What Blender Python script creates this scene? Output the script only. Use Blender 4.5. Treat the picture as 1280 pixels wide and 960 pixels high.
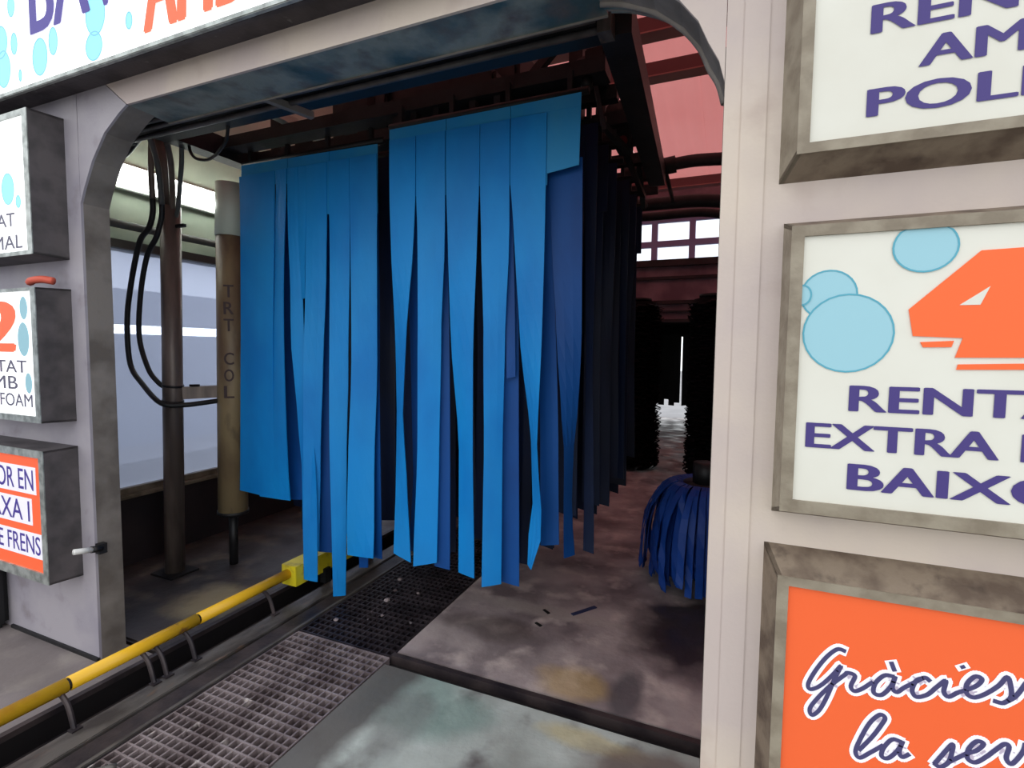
import bpy, bmesh, math, random
from mathutils import Vector, Matrix
random.seed(7)
for o in list(bpy.data.objects):
    bpy.data.objects.remove(o, do_unlink=True)
SC = bpy.context.scene
COL = SC.collection

# ---------------------------------------------------------------- camera
YAW, PITCH, ROLL = 0.3971, -0.06396, 0.0111
cd = bpy.data.cameras.new('camera'); cam = bpy.data.objects.new('camera', cd); COL.objects.link(cam)
cd.sensor_width = 36; cd.lens = 36 * 636.8 / 1280; cd.clip_start = 0.05; cd.clip_end = 300
fw = Vector((-math.sin(YAW) * math.cos(PITCH), math.cos(YAW) * math.cos(PITCH), math.sin(PITCH)))
rt = Vector((math.cos(YAW), math.sin(YAW), 0)); up = rt.cross(fw)
r2 = math.cos(ROLL) * rt + math.sin(ROLL) * up; u2 = -math.sin(ROLL) * rt + math.cos(ROLL) * up
cam.matrix_world = Matrix(((r2.x, u2.x, -fw.x, 0), (r2.y, u2.y, -fw.y, 0), (r2.z, u2.z, -fw.z, 1.6), (0, 0, 0, 1)))
SC.camera = cam

# ---------------------------------------------------------------- overcast sky
w = bpy.data.worlds.new('sky'); SC.world = w; w.use_nodes = True
bg = w.node_tree.nodes['Background']; bg.inputs[0].default_value = (0.93, 0.97, 1.0, 1); bg.inputs[1].default_value = 1.9

vs = SC.view_settings
vs.view_transform = 'Standard'; vs.look = 'None'; vs.gamma = 1.0; vs.use_curve_mapping = False
vs.exposure = -0.05

# ---------------------------------------------------------------- materials
def lin(c):
    return tuple(((v / 255) / 12.92 if v / 255 <= 0.04045 else ((v / 255 + 0.055) / 1.055) ** 2.4) for v in c) + (1,)

def mat(name, c, rough=0.6, metal=0.0, c2=None, scale=6.0, lo=0.4, hi=0.62, c3=None, scale3=2.0, lo3=0.5, hi3=0.7,
        bump=0.0, bscale=60.0, emit=0.0, spec=0.4, stretch=(1, 1, 1)):
    m = bpy.data.materials.new(name); m.use_nodes = True
    nt = m.node_tree; N = nt.nodes; L = nt.links; b = N['Principled BSDF']
    b.inputs['Roughness'].default_value = rough; b.inputs['Metallic'].default_value = metal
    b.inputs['Specular IOR Level'].default_value = spec
    g = N.new('ShaderNodeNewGeometry'); mp = N.new('ShaderNodeMapping'); mp.inputs['Scale'].default_value = stretch
    L.new(g.outputs['Position'], mp.inputs[0])
    cur = None
    def layer(prev, base, col, sc, l, h, det=5):
        nz = N.new('ShaderNodeTexNoise'); nz.inputs['Scale'].default_value = sc; nz.inputs['Detail'].default_value = det
        L.new(mp.outputs[0], nz.inputs['Vector'])
        rp = N.new('ShaderNodeMapRange'); rp.inputs[1].default_value = l; rp.inputs[2].default_value = h
        L.new(nz.outputs[0], rp.inputs[0])
        mx = N.new('ShaderNodeMix'); mx.data_type = 'RGBA'
        L.new(rp.outputs[0], mx.inputs[0])
        if prev: L.new(prev, mx.inputs[6])
        else: mx.inputs[6].default_value = base
        mx.inputs[7].default_value = col
        return mx.outputs[2]
    if c2: cur = layer(cur, lin(c), lin(c2), scale, lo, hi)
    if c3: cur = layer(cur, lin(c), lin(c3), scale3, lo3, hi3, 8)
    if cur: L.new(cur, b.inputs['Base Color'])
    else: b.inputs['Base Color'].default_value = lin(c)
    if emit:
        b.inputs['Emission Strength'].default_value = emit
        if cur: L.new(cur, b.inputs['Emission Color'])
        else: b.inputs['Emission Color'].default_value = lin(c)
    if bump:
        nz = N.new('ShaderNodeTexNoise'); nz.inputs['Scale'].default_value = bscale; nz.inputs['Detail'].default_value = 6
        L.new(mp.outputs[0], nz.inputs['Vector'])
        bp = N.new('ShaderNodeBump'); bp.inputs['Strength'].default_value = bump; bp.inputs['Distance'].default_value = 0.02
        L.new(nz.outputs[0], bp.inputs['Height']); L.new(bp.outputs[0], b.inputs['Normal'])
    return m

M = {}
M['cladding'] = mat('painted cladding', (206, 190, 176), 0.55, c2=(192, 176, 170), scale=2.2, c3=(180, 160, 150), scale3=5, lo3=.6, hi3=.85, bump=.05, bscale=90)
M['cladding_grey'] = mat('grey dirty cladding', (164, 157, 163), 0.55, c2=(146, 140, 150), scale=3, c3=(120, 108, 108), scale3=6, lo3=.58, hi3=.82, bump=.06, bscale=90)
M['jamb'] = mat('grey jamb', (128, 120, 114), 0.6, c2=(98, 90, 84), scale=5, bump=.1)
M['soffit'] = mat('soffit metal', (128, 134, 128), 0.45, c2=(60, 80, 84), scale=4, lo=.42, hi=.6, c3=(92, 84, 80), scale3=9, bump=.1)
M['recess'] = mat('dark brown recess', (40, 26, 30), 0.8)
M['frame'] = mat('sign frame aluminium', (150, 139, 122), 0.5, metal=.1, c2=(128, 116, 100), scale=14, c3=(84, 70, 58), scale3=9, lo3=.6, hi3=.85, bump=.1)
M['frame_under'] = mat('dirty frame edge', (124, 108, 92), 0.6, c2=(88, 72, 60), scale=12, c3=(52, 40, 34), scale3=20, lo3=.58, hi3=.8, bump=.15)
M['boxside'] = mat('dark sign box side', (84, 78, 80), 0.5, c2=(62, 58, 60), scale=8, bump=.05)
M['canopy_under'] = mat('dark fascia underside', (74, 68, 72), 0.6, c2=(50, 44, 48), scale=6, c3=(120, 120, 120), scale3=22, lo3=.66, hi3=.78, bump=.1)
M['alu'] = mat('aluminium trim', (176, 180, 176), 0.35, metal=.5, c2=(130, 134, 130), scale=20)
M['panel'] = mat('backlit white sign panel', (218, 215, 204), 0.35, c2=(212, 208, 196), scale=3, emit=.05)
M['panel_lit'] = mat('bright backlit panel', (250, 252, 252), 0.35, emit=.75)
M['panel_orange'] = mat('orange sign panel', (236, 98, 48), 0.4, emit=.06)
M['panel_orange2'] = mat('orange lit panel', (246, 98, 52), 0.4, emit=.2)
M['purple'] = mat('purple print', (66, 52, 118), 0.5, emit=.02)
M['purple_dk'] = mat('dark purple print', (66, 62, 104), 0.5, emit=.05)
M['grey_print'] = mat('slate print', (88, 84, 104), 0.5, emit=.1)
M['violet'] = mat('bright violet print', (70, 54, 146), 0.5, emit=.05)
M['orange_print'] = mat('orange print', (240, 100, 46), 0.5, emit=.1)
M['orange_lit'] = mat('lit orange print', (250, 98, 60), 0.5, emit=.35)
M['bubble'] = mat('pale blue print', (150, 194, 206), 0.5, emit=.04)
M['bubble_edge'] = mat('teal outline print', (84, 160, 180), 0.5, emit=.03)
M['bubble_lit'] = mat('lit cyan print', (140, 214, 236), 0.5, emit=.42)
M['bubble_lit_edge'] = mat('lit cyan outline', (120, 184, 206), 0.5, emit=.36)
M['white_print'] = mat('white print', (240, 236, 244), 0.5, emit=.15)
M['white_plastic'] = mat('white plastic', (215, 212, 208), 0.4)
M['black'] = mat('black rubber', (20, 20, 22), 0.5)
M['dark_steel'] = mat('dark greasy steel', (33, 32, 34), 0.5, metal=.2, c2=(20, 19, 21), scale=7, c3=(62, 58, 56), scale3=14, lo3=.66, hi3=.8, bump=.08)
M['rust_steel'] = mat('brown steel', (48, 36, 38), 0.6, c2=(30, 24, 27), scale=5)
M['grey_steel'] = mat('grey steel plate', (104, 98, 94), 0.4, metal=.35, c2=(70, 64, 62), scale=5, c3=(140, 104, 80), scale3=7, lo3=.62, hi3=.8, bump=.08, stretch=(3, 1, 1))
M['dark_plate'] = mat('dark pit plate', (70, 60, 60), 0.45, metal=.3, c2=(42, 36, 40), scale=6, bump=.1)
M['grate'] = mat('galvanised grate', (150, 136, 136), 0.45, metal=.3, c2=(108, 94, 94), scale=6, c3=(226, 214, 208), scale3=9, lo3=.63, hi3=.72)
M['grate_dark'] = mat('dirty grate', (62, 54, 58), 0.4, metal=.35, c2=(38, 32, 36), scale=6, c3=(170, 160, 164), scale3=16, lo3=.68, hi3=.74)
M['pit'] = mat('pit mud', (22, 16, 18), 0.8)
M['yellow'] = mat('yellow paint', (226, 174, 34), 0.35, c2=(204, 140, 40), scale=5, lo=.52, hi=.7, c3=(150, 96, 60), scale3=11, lo3=.66, hi3=.76, bump=.05)
M['yellow_box'] = mat('lemon yellow paint', (214, 196, 40), 0.4, c2=(170, 150, 50), scale=12, lo=.55, hi=.7)
M['column'] = mat('khaki column', (140, 122, 92), 0.5, c2=(104, 84, 66), scale=4, c3=(74, 58, 52), scale3=9, lo3=.55, hi3=.75, stretch=(1, 1, .4))
M['column_cap'] = mat('pale column sleeve', (206, 214, 200), 0.4)
M['post'] = mat('post grey brown paint', (120, 106, 98), 0.4, c2=(80, 70, 66), scale=4, stretch=(2, 2, .4), metal=.2)
M['letter_dark'] = mat('stencil paint', (58, 40, 40), 0.6)
M['wall_in'] = mat('grey green wall', (172, 182, 164), 0.6, c2=(150, 162, 146), scale=2)
M['wall_low'] = mat('dark dado', (44, 34, 36), 0.6, c2=(28, 22, 26), scale=3)
M['sill'] = mat('sill', (120, 108, 92), 0.5, c2=(90, 80, 66), scale=9)
M['wframe'] = mat('window frame', (86, 88, 86), 0.5)
M['far_wall'] = mat('maroon far wall', (140, 112, 122), 0.7, c2=(110, 84, 94), scale=2)
M['mauve_frame'] = mat('mauve window frame', (150, 148, 190), 0.6)
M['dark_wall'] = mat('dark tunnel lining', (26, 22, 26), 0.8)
M['purlin'] = mat('maroon purlin', (104, 62, 64), 0.6)
M['purlin_light'] = mat('pale maroon flange', (168, 110, 104), 0.6)
M['lot'] = mat('grey lot ground', (150, 148, 150), 0.8, c2=(136, 134, 136), scale=.8)
M['neighbour'] = mat('pale neighbour wall', (168, 176, 194), 0.8, c2=(150, 158, 180), scale=.5)
M['lamp_glow'] = mat('fluorescent diffuser', (250, 255, 250), 0.4, emit=9.0)
M['lamp_body'] = mat('lamp body', (225, 228, 222), 0.4)
M['black_bristle'] = mat('black brush fibre', (13, 12, 15), 0.8, spec=.1)
M['scrap'] = mat('dull blue scrap', (36, 46, 80), 0.6)
M['red'] = mat('red rag', (206, 92, 72), 0.6)
M['plinth'] = mat('cream plinth', (200, 188, 168), 0.6, c2=(170, 156, 140), scale=8)

def cloth(name, c, c2, dust, amt=0.5):
    m = mat(name, c, 0.52, c2=c2, scale=3.5, lo=.42, hi=.66, c3=dust, scale3=2.2, lo3=.45, hi3=.45 + .45 / amt, bump=.04, bscale=120, stretch=(1, 1, .5), spec=.3)
    nt = m.node_tree; b = nt.nodes['Principled BSDF']
    tr = nt.nodes.new('ShaderNodeBsdfTranslucent'); tr.inputs[0].default_value = lin(c)
    mx = nt.nodes.new('ShaderNodeMixShader'); mx.inputs[0].default_value = .12
    out = nt.nodes['Material Output']
    nt.links.new(b.outputs[0], mx.inputs[1]); nt.links.new(tr.outputs[0], mx.inputs[2]); nt.links.new(mx.outputs[0], out.inputs[0])
    return m
M['blue'] = cloth('blue wash cloth', (14, 140, 218), (10, 124, 204), (52, 152, 208))
M['blue_header'] = cloth('faded blue cloth', (18, 138, 210), (32, 144, 202), (76, 164, 200), .8)
M['blue_dark'] = cloth('dark blue cloth', (10, 26, 58), (8, 18, 40), (14, 34, 66))
M['blue_brush'] = cloth('deep blue brush cloth', (18, 66, 150), (12, 50, 124), (30, 82, 160))

def roof_mat():
    m = bpy.data.materials.new('pink translucent roof sheet'); m.use_nodes = True
    nt = m.node_tree; b = nt.nodes['Principled BSDF']; b.inputs['Roughness'].default_value = .5
    b.inputs['Base Color'].default_value = lin((222, 146, 144))
    g = nt.nodes.new('ShaderNodeNewGeometry')
    nz = nt.nodes.new('ShaderNodeTexNoise'); nz.inputs['Scale'].default_value = 1.5
    mx = nt.nodes.new('ShaderNodeMix'); mx.data_type = 'RGBA'
    mx.inputs[6].default_value = lin((236, 152, 148)); mx.inputs[7].default_value = lin((222, 132, 128))
    nt.links.new(g.outputs['Position'], nz.inputs['Vector']); nt.links.new(nz.outputs[0], mx.inputs[0])
    tr = nt.nodes.new('ShaderNodeBsdfTranslucent'); nt.links.new(mx.outputs[2], tr.inputs[0])
    ms = nt.nodes.new('ShaderNodeMixShader'); ms.inputs[0].default_value = .39
    nt.links.new(b.outputs[0], ms.inputs[1]); nt.links.new(tr.outputs[0], ms.inputs[2])
    nt.links.new(ms.outputs[0], nt.nodes['Material Output'].inputs[0])
    return m
M['roof'] = roof_mat()

def pane_mat(name, tint, mixt, rough=.25, gloss=.12):
    m = bpy.data.materials.new(name); m.use_nodes = True
    nt = m.node_tree; N = nt.nodes; N.remove(N['Principled BSDF'])
    tp = N.new('ShaderNodeBsdfTransparent'); tp.inputs[0].default_value = tint
    tr = N.new('ShaderNodeBsdfTranslucent'); tr.inputs[0].default_value = tint
    gl = N.new('ShaderNodeBsdfGlossy'); gl.inputs['Roughness'].default_value = rough; gl.inputs[0].default_value = (.9, .9, .9, 1)
    a = N.new('ShaderNodeMixShader'); a.inputs[0].default_value = mixt
    c = N.new('ShaderNodeMixShader'); c.inputs[0].default_value = gloss
    L = nt.links
    L.new(tp.outputs[0], a.inputs[1]); L.new(tr.outputs[0], a.inputs[2]); L.new(a.outputs[0], c.inputs[1]); L.new(gl.outputs[0], c.inputs[2])
    L.new(c.outputs[0], N['Material Output'].inputs[0])
    return m
M['pane'] = pane_mat('milky pane', (.80, .84, .95, 1), .45)
M['pane_clear'] = pane_mat('clear pane', (.95, .97, 1, 1), .15, .05, .06)

def floor_mat(name, base, c2, c3, spots, rough=(.35, .7), sc=2.0):
    """concrete with noise plus stains and other soft spots; spots = (x, y, rx, ry, colour, strength)"""
    m = mat(name, base, .6, c2=c2, scale=sc, lo=.38, hi=.62, c3=c3, scale3=sc * 2.3, lo3=.52, hi3=.74, bump=.12, bscale=35)
    nt = m.node_tree; N = nt.nodes; L = nt.links; b = N['Principled BSDF']
    cur = b.inputs['Base Color'].links[0].from_socket
    g = N.new('ShaderNodeNewGeometry')
    nz = N.new('ShaderNodeTexNoise'); nz.inputs['Scale'].default_value = 4; nz.inputs['Detail'].default_value = 6
    L.new(g.outputs['Position'], nz.inputs['Vector'])
    for (x, y, rx, ry, col, st) in spots:
        mp = N.new('ShaderNodeMapping'); mp.vector_type = 'POINT'
        mp.inputs['Scale'].default_value = (1 / rx, 1 / ry, 0); mp.inputs['Location'].default_value = (-x / rx, -y / ry, 0)
        L.new(g.outputs['Position'], mp.inputs[0])
        ln = N.new('ShaderNodeVectorMath'); ln.operation = 'LENGTH'; L.new(mp.outputs[0], ln.inputs[0])
        ad = N.new('ShaderNodeMath'); ad.operation = 'MULTIPLY_ADD'; ad.inputs[1].default_value = 1.3
        L.new(nz.outputs[0], ad.inputs[0]); L.new(ln.outputs['Value'], ad.inputs[2])
        rp = N.new('ShaderNodeMapRange'); rp.inputs[1].default_value = 1.30; rp.inputs[2].default_value = 1.85
        rp.inputs[3].default_value = st; rp.inputs[4].default_value = 0
        L.new(ad.outputs[0], rp.inputs[0])
        mx = N.new('ShaderNodeMix'); mx.data_type = 'RGBA'; L.new(rp.outputs[0], mx.inputs[0]); L.new(cur, mx.inputs[6]); mx.inputs[7].default_value = lin(col)
        cur = mx.outputs[2]
    L.new(cur, b.inputs['Base Color'])
    rr = N.new('ShaderNodeMapRange'); rr.inputs[1].default_value = .35; rr.inputs[2].default_value = .65; rr.inputs[3].default_value = rough[0]; rr.inputs[4].default_value = rough[1]
    L.new(nz.outputs[0], rr.inputs[0]); L.new(rr.outputs[0], b.inputs['Roughness'])
    return m
M['slab_out'] = floor_mat('greenish apron concrete', (182, 188, 182), (138, 140, 134), (96, 91, 88),
    [(-1.25, 1.9, .35, .22, (112, 140, 130), .6), (-1.5, 1.3, .17, 2.2, (86, 80, 77), .9), (-.45, 1.97, .22, .06, (200, 182, 124), .5), (-.2, 1.9, .3, .12, (110, 96, 90), .8), (-1.25, 1.75, .12, .25, (120, 120, 116), .6)], (.5, .8), 2.2)
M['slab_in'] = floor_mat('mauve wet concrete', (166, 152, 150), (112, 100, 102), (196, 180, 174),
    [(-.15, 3.05, .34, .48, (40, 34, 34), .96), (-.62, 2.3, .17, .14, (190, 160, 104), .55), (-.38, 2.35, .08, .22, (80, 76, 80), .8), (-1.2, 2.6, .3, .12, (88, 76, 74), .7), (-1.0, 2.9, .5, .08, (164, 152, 146), .7)], (.28, .6), 2.4)  # first spot: large dark patch on the slab near the right jamb
M['slab_left'] = floor_mat('left grey concrete', (128, 118, 117), (108, 99, 98), (146, 137, 130),
    [(-3.25, 1.3, .5, .12, (110, 100, 98), .6)], (.5, .8), 2.5)
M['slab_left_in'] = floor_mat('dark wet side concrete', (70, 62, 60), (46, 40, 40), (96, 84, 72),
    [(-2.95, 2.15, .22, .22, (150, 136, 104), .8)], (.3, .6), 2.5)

# ---------------------------------------------------------------- mesh helpers
WO = {}
def link(name, me, loc, parent=None):
    o = bpy.data.objects.new(name, me); COL.objects.link(o)
    WO[o.name] = Vector(loc)
    o.location = Vector(loc) - (WO[parent.name] if parent else Vector((0, 0, 0)))
    if parent: o.parent = parent
    return o
def empty(name, loc, label=None, cat=None, group=None):
    o = link(name, None, loc); o.empty_display_size = .1
    tag(o, label, cat, group); return o
def tag(o, label=None, cat=None, group=None, kind=None):
    if label: o['label'] = label
    if cat: o['category'] = cat
    if group: o['group'] = group
    if kind: o['kind'] = kind
    return o
def mesh(name, vs_, fs, m, parent=None, smooth=False, origin=None):
    vs_ = [Vector(v) for v in vs_]
    if origin is None:
        lo = Vector((min(v[i] for v in vs_) for i in range(3))); hi = Vector((max(v[i] for v in vs_) for i in range(3)))
        origin = (lo + hi) / 2; origin.z = lo.z
    me = bpy.data.meshes.new(name); me.from_pydata([v - Vector(origin) for v in vs_], [], fs); me.update()
    bm = bmesh.new(); bm.from_mesh(me); bmesh.ops.recalc_face_normals(bm, faces=bm.faces); bm.to_mesh(me); bm.free()
    if smooth:
        for p in me.polygons: p.use_smooth = True
    for mm in (m if isinstance(m, (list, tuple)) else [m]): me.materials.append(mm)
    return link(name, me, origin, parent)
class MB:
    def __init__(s): s.v = []; s.f = []
    def box(s, a, b, bev=0):
        if bev:
            bm = bmesh.new(); bmesh.ops.create_cube(bm, size=1)
            for v in bm.verts: v.co = Vector([(a[i] + b[i]) / 2 + v.co[i] * (b[i] - a[i]) for i in range(3)])
            bmesh.ops.bevel(bm, geom=bm.edges[:], offset=bev, segments=2, affect='EDGES', clamp_overlap=True)
            bm.verts.index_update(); n = len(s.v)
            s.v += [tuple(v.co) for v in bm.verts]; s.f += [[n + v.index for v in f.verts] for f in bm.faces]; bm.free(); return s
        n = len(s.v)
        s.v += [(x, y, z) for x in (a[0], b[0]) for y in (a[1], b[1]) for z in (a[2], b[2])]
        s.f += [[n + i for i in q] for q in ((0, 1, 3, 2), (4, 6, 7, 5), (0, 4, 5, 1), (2, 3, 7, 6), (0, 2, 6, 4), (1, 5, 7, 3))]
        return s
    def tube(s, pts, r, seg=10, cap=True):
        pts = [Vector(p) for p in pts]; n0 = len(s.v); k = len(pts)
        rs = r if isinstance(r, (list, tuple)) else [r] * k
        t0 = (pts[1] - pts[0]).normalized(); ref = Vector((0, 0, 1)) if abs(t0.z) < .9 else Vector((1, 0, 0))
        u = t0.cross(ref).normalized()
        for i, p in enumerate(pts):
            t = (pts[min(i + 1, k - 1)] - pts[max(i - 1, 0)]).normalized()
            u = (u - t * u.dot(t)).normalized(); v = t.cross(u)
            for j in range(seg):
                a = 2 * math.pi * j / seg; s.v.append(tuple(p + (u * math.cos(a) + v * math.sin(a)) * rs[i]))
        for i in range(k - 1):
            for j in range(seg):
                a = n0 + i * seg + j; b = n0 + i * seg + (j + 1) % seg; s.f.append([a, b, b + seg, a + seg])
        if cap:
            s.f.append([n0 + j for j in range(seg)][::-1]); s.f.append([n0 + (k - 1) * seg + j for j in range(seg)])
        return s
    def prism(s, poly, y0, y1):
        """poly in (x, z), extruded along y"""
        n = len(s.v); k = len(poly)
        s.v += [(x, y0, z) for x, z in poly] + [(x, y1, z) for x, z in poly]
        s.f.append(list(range(n, n + k))); s.f.append(list(range(n + k, n + 2 * k))[::-1])
        for i in range(k): s.f.append([n + i, n + (i + 1) % k, n + k + (i + 1) % k, n + k + i])
        return s
    def build(s, name, m, parent=None, smooth=False): return mesh(name, s.v, s.f, m, parent, smooth)
def box(name, a, b, m, parent=None, bev=0): return MB().box(a, b, bev).build(name, m, parent)
def tube(name, pts, r, m, parent=None, seg=12): return MB().tube(pts, r, seg).build(name, m, parent, True)
def bar(name, p, q, wd, ht, m, parent=None):
    """rectangular bar between two points"""
    p = Vector(p); q = Vector(q); t = (q - p).normalized()
    s_ = t.cross(Vector((0, 0, 1))); s_ = s_.normalized() if s_.length > 1e-4 else Vector((1, 0, 0)); u = s_.cross(t)
    vs_ = [e + s_ * a * wd / 2 + u * b * ht / 2 for e in (p, q) for a, b in ((-1, -1), (1, -1), (1, 1), (-1, 1))]
    return mesh(name, vs_, [[0, 3, 2, 1], [4, 5, 6, 7], [0, 1, 5, 4], [1, 2, 6, 5], [2, 3, 7, 6], [3, 0, 4, 7]], m, parent)
def smooth_path(pts, n=6):
    P = [Vector(p) for p in pts]; out = []
    for i in range(len(P) - 1):
        a = P[max(i - 1, 0)]; b = P[i]; c = P[i + 1]; d = P[min(i + 2, len(P) - 1)]
        for k in range(n):
            t = k / n
            out.append(.5 * ((2 * b) + (c - a) * t + (2 * a - 5 * b + 4 * c - d) * t * t + (3 * b - a - 3 * c + d) * t ** 3))
    out.append(P[-1]); return out

def text(s_, x0, x1, z0, z1, y, m, parent, name='lettering', offset=.03, shear=0.0, ref=None, bold=None):
    """flat lettering facing -Y; x0..x1 is the span of `ref` (a prefix, default the whole word)"""
    def shape(t):
        cu = bpy.data.curves.new('t', 'FONT'); cu.body = t; cu.offset = 0.0; cu.shear = shear; cu.resolution_u = 4
        ob = bpy.data.objects.new('t', cu); COL.objects.link(ob)
        dg = bpy.context.evaluated_depsgraph_get(); dg.update()
        me = bpy.data.meshes.new_from_object(ob.evaluated_get(dg)); bpy.data.objects.remove(ob); bpy.data.curves.remove(cu); return me
    me = shape(s_); rf = shape(ref) if ref else me
    xs = [v.co.x for v in rf.vertices]; ys = [v.co.y for v in rf.vertices]
    sx = (x1 - x0) / (max(xs) - min(xs)); sz = (z1 - z0) / (max(ys) - min(ys)); mx, my = min(xs), min(ys)
    vs_ = [(x0 + (v.co.x - mx) * sx, y, z0 + (v.co.y - my) * sz) for v in me.vertices]
    fs = [list(p.vertices) for p in me.polygons]
    b = offset if bold is None else bold      # thicken the strokes by stepped copies
    if b > 0:
        base, bf, nv = vs_, fs, len(vs_); vs_, fs = [], []
        for j, (ax, az) in enumerate(((0, 0), (1, 0), (-1, 0), (.5, .3), (-.5, -.3), (.5, -.3), (-.5, .3))):
            vs_ += [(q[0] + ax * b * sx, q[1] - .00002 * j, q[2] + az * b * sz) for q in base]; fs += [[i + nv * j for i in f] for f in bf]
    o = mesh(name, vs_, fs, m, parent)
    for p in o.data.polygons:
        if p.normal.y > 0: p.flip()
    return o
def disc(name, cx, cz, rx, rz, y, m, parent, clip=None, seg=28, inner=None):
    pts = [(cx + rx * math.cos(2 * math.pi * i / seg), cz + rz * math.sin(2 * math.pi * i / seg)) for i in range(seg)]
    def cl(p): return (min(max(p[0], clip[0]), clip[1]), min(max(p[1], clip[2]), clip[3])) if clip else p
    if inner is None:
        return mesh(name, [(cl(p)[0], y, cl(p)[1]) for p in pts], [list(range(seg))], m, parent)
    ip = [(cx + (rx - inner) * math.cos(2 * math.pi * i / seg), cz + (rz - inner) * math.sin(2 * math.pi * i / seg)) for i in range(seg)]
    vs_ = [(cl(p)[0], y, cl(p)[1]) for p in pts] + [(cl(p)[0], y, cl(p)[1]) for p in ip]
    return mesh(name, vs_, [[i, (i + 1) % seg, seg + (i + 1) % seg, seg + i] for i in range(seg)], m, parent)
def bubble(cx, cz, rx, rz, y, parent, clip=None, lit=False, edge=.004):
    b = disc('bubble', cx, cz, rx, rz, y, M['bubble_lit' if lit else 'bubble'], parent, clip)
    disc('bubble_outline', cx, cz, rx, rz, y - .0006, M['bubble_lit_edge' if lit else 'bubble_edge'], parent, clip, inner=edge)
def struct(o): return tag(o, kind='structure')

# ================================================================ STRUCTURE
FY = 1.5            # face of the entrance front
# ---- floor: pit bottom plus separate concrete slabs
floor = struct(tag(box('floor', (-9, -8, -.36), (6, 13.2, -.30), M['pit']), 'dark sunken base under the concrete slabs and grates'))
def slab(a, b, m): return box('concrete_slab', (a[0], a[1], -.3), (b[0], b[1], 0), m, floor, .012)
slab((-1.565, -8), (6, 2.075), M['slab_out'])
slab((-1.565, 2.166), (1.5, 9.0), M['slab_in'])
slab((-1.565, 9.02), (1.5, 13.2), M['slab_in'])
slab((-9, -8), (-2.70, 1.66), M['slab_left'])
slab((-4.2, 1.68), (-2.70, 9.0), M['slab_left_in'])
slab((-4.2, 9.02), (-2.70, 13.2), M['slab_left_in'])
box('joint_edging', (-1.565, 2.132, -.2), (1.5, 2.165, .004), M['dark_plate'], floor, .002)
box('joint_filler', (-1.565, 2.08, -.06), (1.5, 2.13, -.04), M['pit'], floor)
box('slab_facing', (-2.70, -8, -.3), (-2.692, 9, -.004), M['pit'], floor)
lot = struct(tag(box('floor_lot', (-60, -60, -.5), (60, 60, -.40), M['lot']), 'pale grey ground of the lot outside'))

# ---- entrance front
front = struct(tag(empty('wall_front', (-1.46, FY, 0)), 'pale painted metal entrance front with rounded opening'))
ARC_L = [(-2.893, 2.29), (-2.862, 2.355), (-2.79, 2.475), (-2.69, 2.588), (-2.575, 2.66), (-2.52, 2.686)]
ARC_R = [(-.03, 2.32), (-.045, 2.375), (-.072, 2.425), (-.10, 2.488), (-.15, 2.553), (-.23, 2.62), (-.33, 2.668), (-.40, 2.686)]
MB().prism([(-3.88, 0), (-2.893, 0), (-2.893, 2.797), (-3.88, 2.797)], FY, FY + .012).build('cladding_panel', M['cladding_grey'], front)
MB().prism(ARC_L + [(-2.67, 2.80), (-2.889, 2.80)], FY + .001, FY + .012).build('corner_panel', M['cladding_grey'], front)
MB().prism([(-2.514, 2.686), (-.406, 2.686), (-.26, 2.80), (-2.664, 2.80)], FY, FY + .012).build('lintel_panel', M['cladding'], front)
MB().prism([(-.254, 2.80), (-.40, 2.686)] + ARC_R[::-1][1:] + [(-.03, 2.80)], FY + .001, FY + .012).build('corner_panel', M['cladding'], front)
MB().prism([(-.0285, 0), (1.35, 0), (1.35, 2.80), (-.0285, 2.80)], FY, FY + .012).build('cladding_panel', M['cladding'], front)
MB().prism([(1.354, 0), (4, 0), (4, 2.80), (1.354, 2.80)], FY, FY + .012).build('cladding_panel', M['cladding'], front)
MB().prism([(-8, 2.80), (4, 2.80), (4, 4.7), (-8, 4.7)], FY + .002, FY + .10).build('parapet_panel', M['cladding'], front)
box('pillar_core', (-3.88, FY + .012, 0), (-2.925, FY + .13, 2.8), M['cladding_grey'], front)
box('pillar_core', (.0, FY + .012, 0), (4, FY + .13, 2.8), M['cladding'], front)
box('recess_panel', (-8, FY + .13, 0), (-3.88, FY + .16, 2.8), M['recess'], front)
box('edge_strip', (.012, FY - .004, .41), (.075, FY + .002, 2.8), M['cladding'], front, .002)
box('base_plinth', (-.03, FY - .02, 0), (.10, FY + .002, .408), M['plinth'], front, .006)
box('base_plinth', (.104, FY - .02, 0), (1.35, FY + .002, .36), M['plinth'], front, .006)
box('base_flashing', (-3.70, FY - .012, 0), (-2.893, FY + .004, .018), M['dark_steel'], front)
def lining(name, prof, y0, y1, th, m):
    """strip that lines the opening edge, thick on the outer side"""
    cx, cz = -1.46, 1.2; mb = MB(); k = len(prof)
    def outw(p):
        d = Vector((p[0] - cx, 0, (p[1] - cz) * .9)).normalized(); return (p[0] + d.x * th, p[1] + d.z * th)
    q = [outw(p) for p in prof]
    for a, b, c, d in zip(prof[:-1], prof[1:], q[1:], q[:-1]): mb.prism([a, b, c, d], y0, y1)
    return mb.build(name, m, front)
lining('jamb', [(-2.893, 0), (-2.893, 1.2)] + ARC_L, FY + .012, FY + .125, .03, M['jamb'])
lining('jamb', [(-.03, 0), (-.03, 1.2)] + ARC_R, FY + .012, FY + .125, .03, M['jamb'])
for k in range(4):   # stepped trims that follow the curved head by the right jamb
    off = .014 * k
    tube('corner_trim', smooth_path([(p[0] + off * .5, FY + .135 + .022 * k, p[1] + off * .4) for p in ARC_R], 4), .011, M['soffit' if k % 2 else 'jamb'], front, 8)
box('soffit', (-2.53, FY + .012, 2.686), (-.39, FY + .195, 2.712), M['soffit'], front)
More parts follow.
